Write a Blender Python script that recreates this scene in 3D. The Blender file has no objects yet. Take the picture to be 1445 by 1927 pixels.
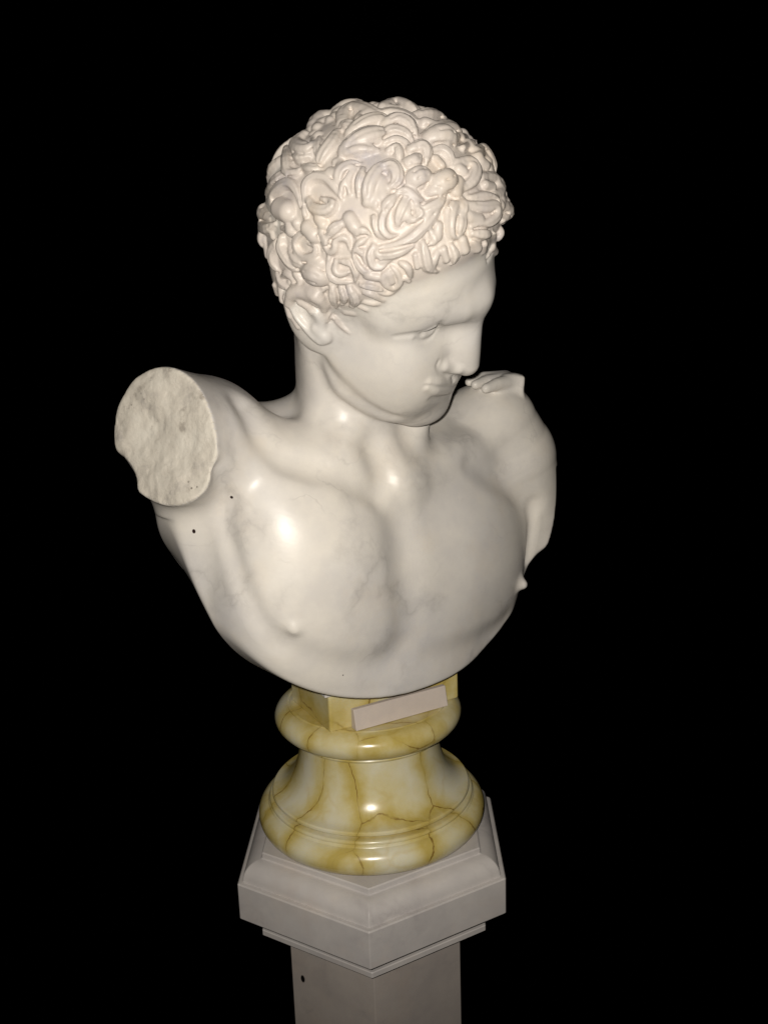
import bpy, math
import numpy as np
from mathutils import Matrix, Vector

# ------------------------------------------------------------------ camera, light, exposure
SC = bpy.context.scene
COL = SC.collection
VOX = 0.00125            # sculpting grid
W_PX, H_PX, F_PX = 1445.0, 1927.0, 1726.0
PITCH, ROLL = 0.2193, -0.034
CAM = np.array([0.0222, -0.8348, 0.5229])
FW = np.array([0, math.cos(PITCH), -math.sin(PITCH)])
_r = np.array([1.0, 0, 0]); _u = np.cross(_r, FW)
RT = math.cos(ROLL) * _r + math.sin(ROLL) * _u
UP = -math.sin(ROLL) * _r + math.cos(ROLL) * _u

cam_data = bpy.data.cameras.new('camera')
cam_data.sensor_fit = 'VERTICAL'; cam_data.sensor_height = 36.0
cam_data.lens = 36.0 * F_PX / H_PX
cam_data.clip_start = 0.02; cam_data.clip_end = 60
cam = bpy.data.objects.new('camera', cam_data); COL.objects.link(cam)
m = Matrix.Identity(4)
for i in range(3):
    m[i][0], m[i][1], m[i][2], m[i][3] = RT[i], UP[i], -FW[i], CAM[i]
cam.matrix_world = m
SC.camera = cam

world = bpy.data.worlds.new('World'); SC.world = world; world.use_nodes = True
bgn = world.node_tree.nodes['Background']
bgn.inputs['Color'].default_value = (0.0, 0.0, 0.0, 1); bgn.inputs['Strength'].default_value = 0.0

def flash_lamp(name, loc, aim, power, radius, color, cone, blend):
    d = bpy.data.lights.new(name, 'SPOT'); d.energy = power; d.shadow_soft_size = radius; d.color = color
    d.spot_size = math.radians(cone); d.spot_blend = blend
    o = bpy.data.objects.new(name, d); COL.objects.link(o); o.location = loc
    o.rotation_euler = Vector(aim).to_track_quat('-Z', 'Y').to_euler()
    return o
FLASH = CAM + RT * -0.014 + UP * 0.018 + FW * -0.005          # the flash beside the lens lights everything
flash_lamp('camera_flash', FLASH, FW + UP * .03, 22.5, 0.006, (1.0, 0.94, 0.85), 92, .75)

SC.view_settings.view_transform = 'Standard'; SC.view_settings.look = 'None'
SC.view_settings.gamma = 1.0; SC.view_settings.exposure = 0.0; SC.view_settings.use_curve_mapping = False

def ray(px, py):
    d = FW + RT * ((px - W_PX / 2) / F_PX) - UP * ((py - H_PX / 2) / F_PX)
    return d
def at(px, py, y):
    """world point on the line of sight of a photo pixel, at world depth y"""
    d = ray(px, py)
    return CAM + d * ((y - CAM[1]) / d[1])

# ------------------------------------------------------------------ signed-distance sculpting
OPS = []   # (fn(P[n,3]) -> d[n], lo, hi, op, k, tag)
def add(fn, lo, hi, op='u', k=0.01, tag=0, mg=None):
    OPS.append((fn, np.minimum(lo, hi), np.maximum(lo, hi), op, k, tag, mg))

def push(): add(None, -np.ones(3), np.ones(3), op='push')
def pop(k=.006): add(None, -np.ones(3), np.ones(3), op='pop', k=k)

class Frame:
    """local frame: world = T + s * R @ local"""
    def __init__(s, T, R, sc=1.0): s.T = np.array(T, float); s.R = np.array(R, float); s.s = sc
    def w(s, p): return s.T + s.s * (np.asarray(p, float) @ s.R.T)
    def l(s, P): return ((P - s.T) @ s.R) / s.s
WORLD = Frame((0, 0, 0), np.eye(3))

def rotm(ax, ay, az):
    ax, ay, az = map(math.radians, (ax, ay, az))
    X = np.array([[1, 0, 0], [0, math.cos(ax), -math.sin(ax)], [0, math.sin(ax), math.cos(ax)]])
    Y = np.array([[math.cos(ay), 0, math.sin(ay)], [0, 1, 0], [-math.sin(ay), 0, math.cos(ay)]])
    Z = np.array([[math.cos(az), -math.sin(az), 0], [math.sin(az), math.cos(az), 0], [0, 0, 1]])
    return Z @ Y @ X

def ellipsoid(fr, c, r, rot=(0, 0, 0), **kw):
    Rw = fr.R @ rotm(*rot); cw = fr.w(c).astype(np.float32); rr = (np.array(r) * fr.s).astype(np.float32); Rf = Rw.astype(np.float32)
    def fn(P):
        q = (P - cw) @ Rf
        a = q / rr; b = a / rr
        k0 = np.sqrt((a * a).sum(-1)); k1 = np.sqrt((b * b).sum(-1)) + 1e-9
        return k0 * (k0 - 1) / k1
    e = np.sqrt(((Rw * rr) ** 2).sum(1))
    add(fn, cw - e, cw + e, **kw)

def tube(fr, pts, rad, **kw):
    """chain of tapered capsules through the points"""
    pw = np.array([fr.w(p) for p in pts]).astype(np.float32); rw = np.array(rad, np.float32) * fr.s
    c = pw.mean(0); A = pw[:-1] - c; B = pw[1:] - pw[:-1]
    l2 = ((B * B).sum(1) + 1e-12).astype(np.float32); AB = (A * B).sum(1); A2 = (A * A).sum(1); r0 = rw[:-1]; dr = rw[1:] - rw[:-1]
    At2 = np.ascontiguousarray(-2 * A.T); Bt = np.ascontiguousarray(B.T)
    def fn(P):
        q = P.reshape(-1, 3) - c
        d2 = q @ At2; d2 += np.einsum('ij,ij->i', q, q)[:, None]; d2 += A2
        qb = q @ Bt; qb -= AB
        t = qb / l2; np.clip(t, 0, 1, out=t)
        qb *= -2; qb += t * l2; qb *= t; d2 += qb
        np.maximum(d2, 0, out=d2); np.sqrt(d2, out=d2)
        t *= dr; t += r0; d2 -= t
        return d2.min(1)
    add(fn, (pw - rw[:, None]).min(0), (pw + rw[:, None]).max(0), **kw)

def spline(pts, n):
    """Catmull-Rom through pts"""
    p = np.asarray(pts, float); p = np.vstack([2 * p[0] - p[1], p, 2 * p[-1] - p[-2]])
    out = []
    m_ = len(p) - 3
    for t in np.linspace(0, m_, n):
        i = min(int(t), m_ - 1); u = t - i
        a, b, c, d = p[i:i + 4]
        out.append(.5 * ((2 * b) + (-a + c) * u + (2 * a - 5 * b + 4 * c - d) * u * u + (-a + 3 * b - 3 * c + d) * u ** 3))
    return np.array(out)

def box(fr, c, h, rot=(0, 0, 0), r=0.0, **kw):
    Rw = (fr.R @ rotm(*rot)); cw = fr.w(c).astype(np.float32); hh = (np.array(h) * fr.s - r).astype(np.float32); Rf = Rw.astype(np.float32)
    def fn(P):
        q = np.abs((P - cw) @ Rf) - hh
        return np.sqrt((np.maximum(q, 0) ** 2).sum(-1)) + np.minimum(q.max(-1), 0) - r
    e = np.abs(Rw) @ (np.array(h) * fr.s)
    add(fn, cw - e, cw + e, **kw)

BIG = np.array([1.0, 1.0, 1.0])

def vnoise(P, seed=0):
    """smooth value noise, about -1..1"""
    i = np.floor(P).astype(np.int64); f = P - i; f = f * f * (3 - 2 * f)
    def h(a, b, c):
        n = (a * 374761393 + b * 668265263 + c * 2147483647 + seed * 974634777) & 0xffffffff
        n = ((n ^ (n >> 13)) * 1274126177) & 0xffffffff
        return ((n ^ (n >> 16)) & 0xffff) / 32767.5 - 1
    x, y, z = i[..., 0], i[..., 1], i[..., 2]; fx, fy, fz = f[..., 0], f[..., 1], f[..., 2]
    r = 0
    for dx in (0, 1):
        for dy in (0, 1):
            for dz in (0, 1):
                r = r + h(x + dx, y + dy, z + dz) * (fx if dx else 1 - fx) * (fy if dy else 1 - fy) * (fz if dz else 1 - fz)
    return r

def apply(D, I, d, op, k, tag):
    if op == 'u':
        I = np.where(d < D, tag, I) if tag is not None else I
        h = np.clip(.5 + .5 * (D - d) / k, 0, 1)
        return D + (d - D) * h - k * h * (1 - h), I
    if op == 's':     # smooth subtraction
        h = np.clip(.5 - .5 * (D + d) / k, 0, 1)
        return D + (-d - D) * h + k * h * (1 - h), I
    if op == 'i':     # smooth intersection
        I = np.where(d > D, tag, I) if tag is not None else I
        h = np.clip(.5 - .5 * (d - D) / k, 0, 1)
        return d + (D - d) * h + k * h * (1 - h), I

def eval_ops(P, lo_b, hi_b, per):
    """run the sculpting program on blocks of points: P(sel) gives the points of the selected blocks"""
    nB = len(lo_b)
    D = np.full((nB, per), .2, np.float32); I = np.zeros((nB, per), np.int16); stack = []
    MK = np.maximum.accumulate(np.array([o[4] for o in OPS])[::-1])[::-1] * 2.2 + .004
    for n_, (fn, a, b, op, k, tag, mg) in enumerate(OPS):
        if op == 'push': stack.append((D, I)); D = np.full_like(D, .2); I = np.zeros_like(I); continue
        if op == 'pop':
            D0, I0 = stack.pop(); I = np.where(D < D0, I, I0); D, _ = apply(D0, I0, D, 'u', k, None); continue
        mg = MK[n_] if mg is None else mg
        s = np.where(((hi_b > a - mg) & (lo_b < b + mg)).all(1))[0]
        for c0 in range(0, len(s), 1000):
            ss = s[c0:c0 + 1000]
            d2, i2 = apply(D[ss], I[ss], fn(P(ss)).reshape(len(ss), per), op, k, tag)
            D[ss] = d2; I[ss] = i2
    return D, I

def build_sdf(lo, hi, vox, nb=4, ball=None, inside=True):
    """evaluate OPS in a band of small blocks round the surface and polygonise (surface nets)"""
    lo = np.array(lo, np.float64); bs = nb * vox; S1 = 4
    nb1 = np.ceil((np.array(hi) - lo) / (bs * S1)).astype(int); nblk = nb1 * S1
    g = np.stack(np.meshgrid(*[np.arange(n) for n in nb1], indexing='ij'), -1).reshape(-1, 3)
    def centres(g, size):
        cen = (lo + (g + .5) * size).astype(np.float32)
        D, _ = eval_ops(lambda s: cen[s], cen - size / 2, cen + size / 2, 1)
        return D[:, 0]
    g = g[np.abs(centres(g, bs * S1)) < bs * S1 * 1.15]
    sub = np.stack(np.meshgrid(*[np.arange(S1)] * 3, indexing='ij'), -1).reshape(-1, 3)
    g = (g[:, None, :] * S1 + sub[None]).reshape(-1, 3)
    if ball is not None:      # keep only blocks on this side of a sphere
        dc = np.linalg.norm(lo + (g + .5) * bs - ball[0], axis=1)
        g = g[dc < ball[1] + bs * 1.5] if inside else g[dc > ball[1] - bs * 1.5]
    g = g[np.abs(centres(g, bs)) < bs * 1.2]
    nB = len(g)
    ax = np.arange(nb + 1)
    gl = np.stack(np.meshgrid(ax, ax, ax, indexing='ij'), -1).reshape(-1, 3)
    org = lo + g * bs
    allP = np.empty((nB, len(gl), 3), np.float32)
    for c0 in range(0, nB, 20000):
        allP[c0:c0 + 20000] = lo + ((g[c0:c0 + 20000] * nb)[:, None, :] + gl[None]) * vox
    D, I = eval_ops(lambda s: allP[s].reshape(-1, 3), org, org + bs, len(gl))
    del allP
    N = nb + 1
    D = D.reshape(nB, N, N, N); I = I.reshape(nB, N, N, N)
    S = (D < 0)
    # cells with a sign change -> vertices
    c = [S[:, x:x + nb, y:y + nb, z:z + nb] for x in (0, 1) for y in (0, 1) for z in (0, 1)]
    cnt = sum(a.astype(np.int8) for a in c)
    B, X, Y, Z = np.where((cnt > 0) & (cnt < 8))
    corner = {}
    for x in (0, 1):
        for y in (0, 1):
            for z in (0, 1):
                corner[x, y, z] = D[B, X + x, Y + y, Z + z]
    acc = np.zeros((len(B), 3)); num = np.zeros(len(B))
    keys = list(corner)
    for p in keys:
        for a in range(3):
            if p[a] == 0:
                q = list(p); q[a] = 1; q = tuple(q)
                d0, d1 = corner[p], corner[q]
                msk = (d0 < 0) != (d1 < 0)
                t = np.where(msk, d0 / np.where(msk, d0 - d1, 1), 0)
                pt = np.tile(np.array(p, float), (len(B), 1)); pt[:, a] = t
                acc += pt * msk[:, None]; num += msk
    off = acc / num[:, None]
    gc = g[B] * nb + np.stack([X, Y, Z], -1)
    V = lo + (gc + off) * vox
    tagv = I[B, X, Y, Z]
    dims = (nblk * nb + 2).astype(np.int64)
    def key(cc): return (cc[:, 0] * dims[1] + cc[:, 1]) * dims[2] + cc[:, 2]
    kk = key(gc); order = np.argsort(kk); ks = kk[order]
    quads = []
    for a in range(3):
        sl0 = [slice(0, nb)] * 3; sl1 = list(sl0); sl1[a] = slice(1, nb + 1)
        s0 = S[(slice(None), *sl0)]; s1 = S[(slice(None), *sl1)]
        bb, x, y, z = np.where(s0 != s1)
        base = g[bb] * nb + np.stack([x, y, z], -1)
        neg = s0[bb, x, y, z]
        b1, b2 = [(1, 2), (2, 0), (0, 1)][a]
        idx = []; ok = np.ones(len(base), bool)
        for (i, j) in ((0, 0), (-1, 0), (-1, -1), (0, -1)):
            q = base.copy(); q[:, b1] += i; q[:, b2] += j
            kq = key(q); pos = np.clip(np.searchsorted(ks, kq), 0, len(ks) - 1)
            ok &= ks[pos] == kq
            idx.append(order[pos])
        Q = np.stack(idx, 1)
        Q = np.where(neg[:, None], Q, Q[:, ::-1])
        quads.append(Q[ok])
    Q = np.concatenate(quads)
    # drop stray islands' unreferenced verts later; light smoothing keeps the carving crisp
    for it in range(2):
        sm = np.zeros_like(V); n = np.zeros(len(V))
        for i in range(4):
            for j in (1, 3):
                w = np.bincount(Q[:, i], minlength=len(V)); n += w
                for d in range(3):
                    sm[:, d] += np.bincount(Q[:, i], weights=V[Q[:, (i + j) % 4], d], minlength=len(V))
        V = V + .45 * (sm / np.maximum(n, 1)[:, None] - V)
    N = vert_normals(V, Q)
    if ball is not None:
        dq = np.linalg.norm(V[Q].mean(1) - ball[0], axis=1)
        Q = Q[dq < ball[1] + .0004] if inside else Q[dq > ball[1] - .0004]
    return V, Q, tagv, N

def trace(pix, stop=None):
    """where the lines of sight of photo pixels meet the surface sculpted so far (nearest approach if they miss)"""
    pix = np.asarray(pix, float)
    d = FW[None] + RT[None] * ((pix[:, :1] - W_PX / 2) / F_PX) - UP[None] * ((pix[:, 1:] - H_PX / 2) / F_PX)
    d /= np.linalg.norm(d, axis=1)[:, None]
    t = np.full(len(pix), .53); best = np.full(len(pix), 9.); tb = t.copy(); done = np.zeros(len(pix), bool)
    for it in range(48):
        P = (CAM + d * t[:, None]).astype(np.float32)
        D, _ = eval_ops(lambda s: P[s], P - .02, P + .02, 1); D = D[:, 0]
        up = (D < best) & ~done; best[up] = D[up]; tb[up] = t[up]
        done |= D < .0004
        t = np.where(done | (t > 1.0), t, t + np.clip(D * .9, .0005, .02))
    return CAM + d * tb[:, None], best

def vert_normals(V, Q):
    n = np.cross(V[Q[:, 2]] - V[Q[:, 0]], V[Q[:, 3]] - V[Q[:, 1]])
    N = np.zeros_like(V)
    for i in range(4):
        for d in range(3):
            N[:, d] += np.bincount(Q[:, i], weights=n[:, d], minlength=len(V))
    return N / np.maximum(np.linalg.norm(N, axis=1), 1e-12)[:, None]

def mesh_np(name, V, Q, mat, parent=None, normals=None):
    me = bpy.data.meshes.new(name)
    me.vertices.add(len(V)); me.vertices.foreach_set('co', np.ascontiguousarray(V, np.float32).ravel())
    me.loops.add(Q.size); me.loops.foreach_set('vertex_index', np.ascontiguousarray(Q, np.int32).ravel())
    me.polygons.add(len(Q))
    me.polygons.foreach_set('loop_start', np.arange(0, Q.size, Q.shape[1], dtype=np.int32))
    me.polygons.foreach_set('use_smooth', np.ones(len(Q), bool))
    me.update(calc_edges=True); me.validate()
    if normals is not None:
        me.normals_split_custom_set_from_vertices([tuple(x) for x in normals.tolist()])
    o = bpy.data.objects.new(name, me); COL.objects.link(o)
    if mat: me.materials.append(mat)
    if parent: o.parent = parent
    return o

# ------------------------------------------------------------------ materials
class NT:
    """small helper for building node trees"""
    def __init__(s, name):
        s.mat = bpy.data.materials.new(name); s.mat.use_nodes = True
        s.nt = s.mat.node_tree; s.p = s.nt.nodes['Principled BSDF']
        s.co = s.nt.nodes.new('ShaderNodeTexCoord').outputs['Object']
    def n(s, typ, ins=None, **kw):
        nd = s.nt.nodes.new(typ)
        for k, v in kw.items(): setattr(nd, k, v)
        for k, v in (ins or {}).items():
            if isinstance(v, bpy.types.NodeSocket): s.nt.links.new(v, nd.inputs[k])
            else: nd.inputs[k].default_value = v
        return nd
    def noise(s, scale, detail=4, rough=.55, vec=None, dist=0.0):
        return s.n('ShaderNodeTexNoise', {'Vector': vec or s.co, 'Scale': scale, 'Detail': detail, 'Roughness': rough, 'Distortion': dist}).outputs['Fac']
    def ramp(s, fac, stops, interp='LINEAR'):
        r = s.n('ShaderNodeValToRGB', {'Fac': fac}); cr = r.color_ramp; cr.interpolation = interp
        while len(cr.elements) < len(stops): cr.elements.new(.5)
        for e, (p, c) in zip(cr.elements, stops):
            e.position = p; e.color = (*c, 1) if len(c) == 3 else c
        return r.outputs['Color']
    def math(s, op, a, b=0.0, clamp=False):
        nd = s.nt.nodes.new('ShaderNodeMath'); nd.operation = op; nd.use_clamp = clamp
        for i, v in enumerate((a, b)):
            if isinstance(v, bpy.types.NodeSocket): s.nt.links.new(v, nd.inputs[i])
            else: nd.inputs[i].default_value = v
        return nd.outputs[0]
    def mix(s, fac, a, b, blend='MIX'):
        nd = s.nt.nodes.new('ShaderNodeMix'); nd.data_type = 'RGBA'; nd.blend_type = blend
        for i, v in ((0, fac), (6, a), (7, b)):
            if isinstance(v, bpy.types.NodeSocket): s.nt.links.new(v, nd.inputs[i])
            else: nd.inputs[i].default_value = v if i == 0 else (*v, 1)
        return nd.outputs[2]
    def warp(s, scale, amt, detail=3):
        c = s.n('ShaderNodeTexNoise', {'Vector': s.co, 'Scale': scale, 'Detail': detail}).outputs['Color']
        d = s.n('ShaderNodeVectorMath', {0: c, 1: (.5, .5, .5)}, operation='SUBTRACT').outputs[0]
        d = s.n('ShaderNodeVectorMath', {0: d, 'Scale': amt}, operation='SCALE').outputs[0]
        return s.n('ShaderNodeVectorMath', {0: s.co, 1: d}, operation='ADD').outputs[0]
    def bump(s, height, strength, dist):
        b = s.n('ShaderNodeBump', {'Height': height, 'Strength': strength, 'Distance': dist})
        s.nt.links.new(b.outputs['Normal'], s.p.inputs['Normal'])
    def link(s, sock, name): s.nt.links.new(sock, s.p.inputs[name])

def white_marble(name, patina=False, base=(.79, .745, .675), cool=(.67, .645, .625), vein=(.34, .32, .30), warm=(.73, .63, .50), rough=.34, seed=0.0, vein_amt=.36, warm_amt=.3, sss=0.0):
    m = NT(name)
    shift = m.n('ShaderNodeVectorMath', {0: m.co, 1: (seed, seed * 1.7, -seed)}, operation='ADD').outputs[0]
    m.co = shift
    big = m.noise(7, 5, .6)
    col = m.mix(m.ramp(big, [(.38, (0, 0, 0)), (.66, (1, 1, 1))]), base, cool)
    wm = m.noise(16, 5, .65)
    wfac = m.math('MULTIPLY', m.ramp(wm, [(.52, (0, 0, 0)), (.72, (1, 1, 1))]), warm_amt)
    col = m.mix(wfac, col, warm)
    if patina:      # older, creamier surface with bluish stains in the carved curls
        pt = m.n('ShaderNodeAttribute', attribute_name='patina').outputs['Fac']
        hcol = m.ramp(m.noise(22, 5, .65), [(.30, (.46, .43, .45)), (.42, (.62, .555, .51)), (.56, (.68, .61, .545)), (.72, (.65, .55, .45))])
        col = m.mix(m.math('MULTIPLY', pt, .85, clamp=True), col, hcol)
    # thin broken grey veins
    w = m.warp(9, .06, 5)
    v1 = m.math('ABSOLUTE', m.math('SUBTRACT', m.noise(9, 6, .55, vec=w), .5))
    line = m.ramp(v1, [(0.0, (1, 1, 1)), (.010, (.55, .55, .55)), (.045, (0, 0, 0))])
    gate = m.ramp(m.noise(13, 3), [(.47, (0, 0, 0)), (.62, (1, 1, 1))])
    vf = m.math('MULTIPLY', m.math('MULTIPLY', line, gate), vein_amt, clamp=True)
    col = m.mix(vf, col, vein)
    w2 = m.warp(30, .02, 4)
    v2 = m.math('ABSOLUTE', m.math('SUBTRACT', m.noise(19, 5, .5, vec=w2), .5))
    l2 = m.math('MULTIPLY', m.ramp(v2, [(0.0, (1, 1, 1)), (.018, (0, 0, 0))]), m.ramp(m.noise(21, 2), [(.52, (0, 0, 0)), (.66, (1, 1, 1))]))
    col = m.mix(m.math('MULTIPLY', l2, vein_amt * .6, clamp=True), col, vein)
    soft = m.ramp(m.noise(38, 6, .7), [(.35, (.86, .86, .88)), (.62, (1, 1, 1))])
    col = m.mix(.55, col, soft, 'MULTIPLY')
    m.link(col, 'Base Color')
    r = m.math('ADD', rough - .06, m.math('MULTIPLY', m.noise(55, 4), .14))
    if patina: r = m.math('ADD', r, m.math('MULTIPLY', pt, .07))
    m.link(r, 'Roughness')
    m.bump(m.noise(420, 3), .10, .0004)
    m.p.inputs['Specular IOR Level'].default_value = .36
    m.p.inputs['Subsurface Weight'].default_value = sss
    m.p.inputs['Subsurface Radius'].default_value = (1.0, .8, .6)
    m.p.inputs['Subsurface Scale'].default_value = .003
    return m

WHITE = white_marble('polished_white_marble', patina=True).mat

def broken():
    m = NT('broken_white_marble')
    n1 = m.noise(26, 7, .7)
    col = m.ramp(n1, [(.30, (.42, .39, .36)), (.45, (.66, .61, .53)), (.7, (.74, .70, .62))])
    st = m.ramp(m.noise(60, 4, .6), [(.60, (1, 1, 1)), (.70, (.55, .53, .52))])
    col = m.mix(.8, col, st, 'MULTIPLY')
    vo = m.n('ShaderNodeTexVoronoi', {'Vector': m.co, 'Scale': 240}, feature='F1').outputs['Distance']
    gate = m.ramp(m.noise(24, 2), [(.56, (0, 0, 0)), (.64, (1, 1, 1))])
    dots = m.math('MULTIPLY', m.ramp(vo, [(.16, (1, 1, 1)), (.26, (0, 0, 0))]), gate)
    col = m.mix(m.math('MULTIPLY', dots, .75), col, (.10, .075, .06))
    m.link(col, 'Base Color'); m.p.inputs['Roughness'].default_value = .62
    m.bump(m.math('ADD', m.noise(140, 8, .7), m.math('MULTIPLY', m.noise(45, 4), 1.5)), .55, .0022)
    return m.mat
BROKEN = broken()

def yellow(name='yellow_onyx_marble', seed=0.0):
    m = NT(name)
    m.co = m.n('ShaderNodeVectorMath', {0: m.co, 1: (seed, seed, seed)}, operation='ADD').outputs[0]
    sq = m.n('ShaderNodeVectorMath', {0: m.warp(20, .026, 5), 1: (1, 1, .50)}, operation='MULTIPLY').outputs[0]
    vo = m.n('ShaderNodeTexVoronoi', {'Vector': sq, 'Scale': 15, 'Randomness': .95}, feature='DISTANCE_TO_EDGE').outputs['Distance']
    vo2 = m.n('ShaderNodeTexVoronoi', {'Vector': m.warp(40, .02, 4), 'Scale': 34, 'Randomness': 1.0}, feature='DISTANCE_TO_EDGE').outputs['Distance']
    n1 = m.noise(34, 5, .6)
    # cloudy pale cells set in golden stone
    f = m.math('ADD', vo, m.math('MULTIPLY', m.math('SUBTRACT', n1, .5), .45))
    col = m.ramp(f, [(0.0, (.50, .39, .11)), (.07, (.57, .47, .19)), (.17, (.63, .56, .32)), (.34, (.68, .64, .48))])
    h2 = m.math('MULTIPLY', m.ramp(vo2, [(0, (1, 1, 1)), (.09, (0, 0, 0))]), m.ramp(m.noise(27, 3), [(.48, (0, 0, 0)), (.62, (1, 1, 1))]))
    col = m.mix(m.math('MULTIPLY', h2, .25), col, (.50, .35, .07))
    rag = m.math('ADD', vo, m.math('MULTIPLY', m.math('SUBTRACT', m.noise(150, 4), .5), .020))
    line = m.ramp(rag, [(0, (1, 1, 1)), (.003, (1, 1, 1)), (.0085, (0, 0, 0))])
    gate = m.ramp(m.noise(23, 3, .6), [(.42, (.10, .10, .10)), (.56, (1, 1, 1))])
    col = m.mix(m.math('MULTIPLY', m.math('MULTIPLY', line, gate), .82), col, (.16, .075, .012))
    m.link(col, 'Base Color')
    m.link(m.math('ADD', .17, m.math('MULTIPLY', m.noise(70, 3), .12)), 'Roughness')
    m.p.inputs['Subsurface Weight'].default_value = .15
    m.p.inputs['Subsurface Radius'].default_value = (1.0, .75, .35); m.p.inputs['Subsurface Scale'].default_value = .004
    m.bump(m.noise(500, 2), .05, .0003)
    return m.mat
YELLOW = yellow()
GREY = white_marble('pale_grey_marble', base=(.60, .565, .54), cool=(.47, .445, .435), vein=(.33, .30, .30), warm=(.56, .46, .38), rough=.46, seed=3.1, vein_amt=.35, warm_amt=.3, sss=0).mat
PLAQ = white_marble('matt_plaque_stone', base=(.62, .54, .47), cool=(.57, .50, .46), vein=(.5, .44, .4), warm=(.6, .5, .4), rough=.7, seed=7.3, vein_amt=.1, warm_amt=.3, sss=0).mat
SHAFTM = white_marble('dull_grey_shaft_marble', base=(.43, .385, .35), cool=(.35, .315, .295), vein=(.26, .24, .24), warm=(.42, .34, .28), rough=.5, seed=5.7, vein_amt=.4, warm_amt=.35).mat

# ------------------------------------------------------------------ the bust
def empty(name, loc=(0, 0, 0)):
    o = bpy.data.objects.new(name, None); COL.objects.link(o); o.location = loc; o.empty_display_size = .05
    return o

SKIN, HAIR, STUMP, FRAG, EAR, CUTL = 0, 1, 2, 3, 4, 5
PSI = math.radians(40)
TB = Frame((0.002, 0, 0), np.array([[-math.cos(PSI), math.sin(PSI), 0], [-math.sin(PSI), -math.cos(PSI), 0], [0, 0, 1.0]]))  # u right, v forward, z
HYAW, HPIT, HROL, HS = -110.2, -29.2, 31.3, 1.005
HY = -.088                                   # depth of the head's centre
_k = (HY - CAM[1]) / -CAM[1]; HS *= _k
HD = Frame(CAM + (np.array([.0143, 0, .5501]) - CAM) * _k, rotm(0, 0, HYAW) @ rotm(HPIT, 0, 0) @ rotm(0, HROL, 0), HS)   # x right, y forward, z up

CUTC = at(318, 822, -.135)
CUTN = np.array([-.52, -.83, .20]); CUTN /= np.linalg.norm(CUTN)

def strokes(L, first=0, centre=None, tagd=SKIN):
    """strokes laid on the sculpted surface along lines seen in the photograph; radius and lift in photo pixels
    each: (pixels, radius, op, k, lift[, tag])"""
    flat = [p for st in L for p in st[0]]
    saved = OPS[:]; OPS[:] = saved[first:]
    P, miss = trace(flat); OPS[:] = saved
    j = 0
    for st in L:
        pix, rpx, op, k, lift = st[:5]; tag = st[5] if len(st) > 5 else tagd
        p = P[j:j + len(pix)]; mi = miss[j:j + len(pix)]; j += len(pix)
        c = centre(p); nn = p - c; nn /= np.linalg.norm(nn, axis=1)[:, None]
        p = p - nn * np.maximum(mi, 0)[:, None]
        sc = np.linalg.norm(p - CAM, axis=1).mean() / F_PX
        p = p + nn * (np.broadcast_to(np.array(lift, float), (len(pix),)) * sc)[:, None]
        m_ = 3 * len(pix) - 2
        sp = spline(p, m_); rr = np.interp(np.linspace(0, 1, m_), np.linspace(0, 1, len(pix)), np.broadcast_to(np.array(rpx, float), (len(pix),)) * sc)
        tube(WORLD, sp, rr, op=op, k=k, tag=tag)
def body_centre(p):
    ax = TB.w((0, -.03, 0)); return np.stack([np.full(len(p), ax[0]), np.full(len(p), ax[1]), p[:, 2]], -1)
def head_centre(p): return HD.w((0, .02, .01))[None]

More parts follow.
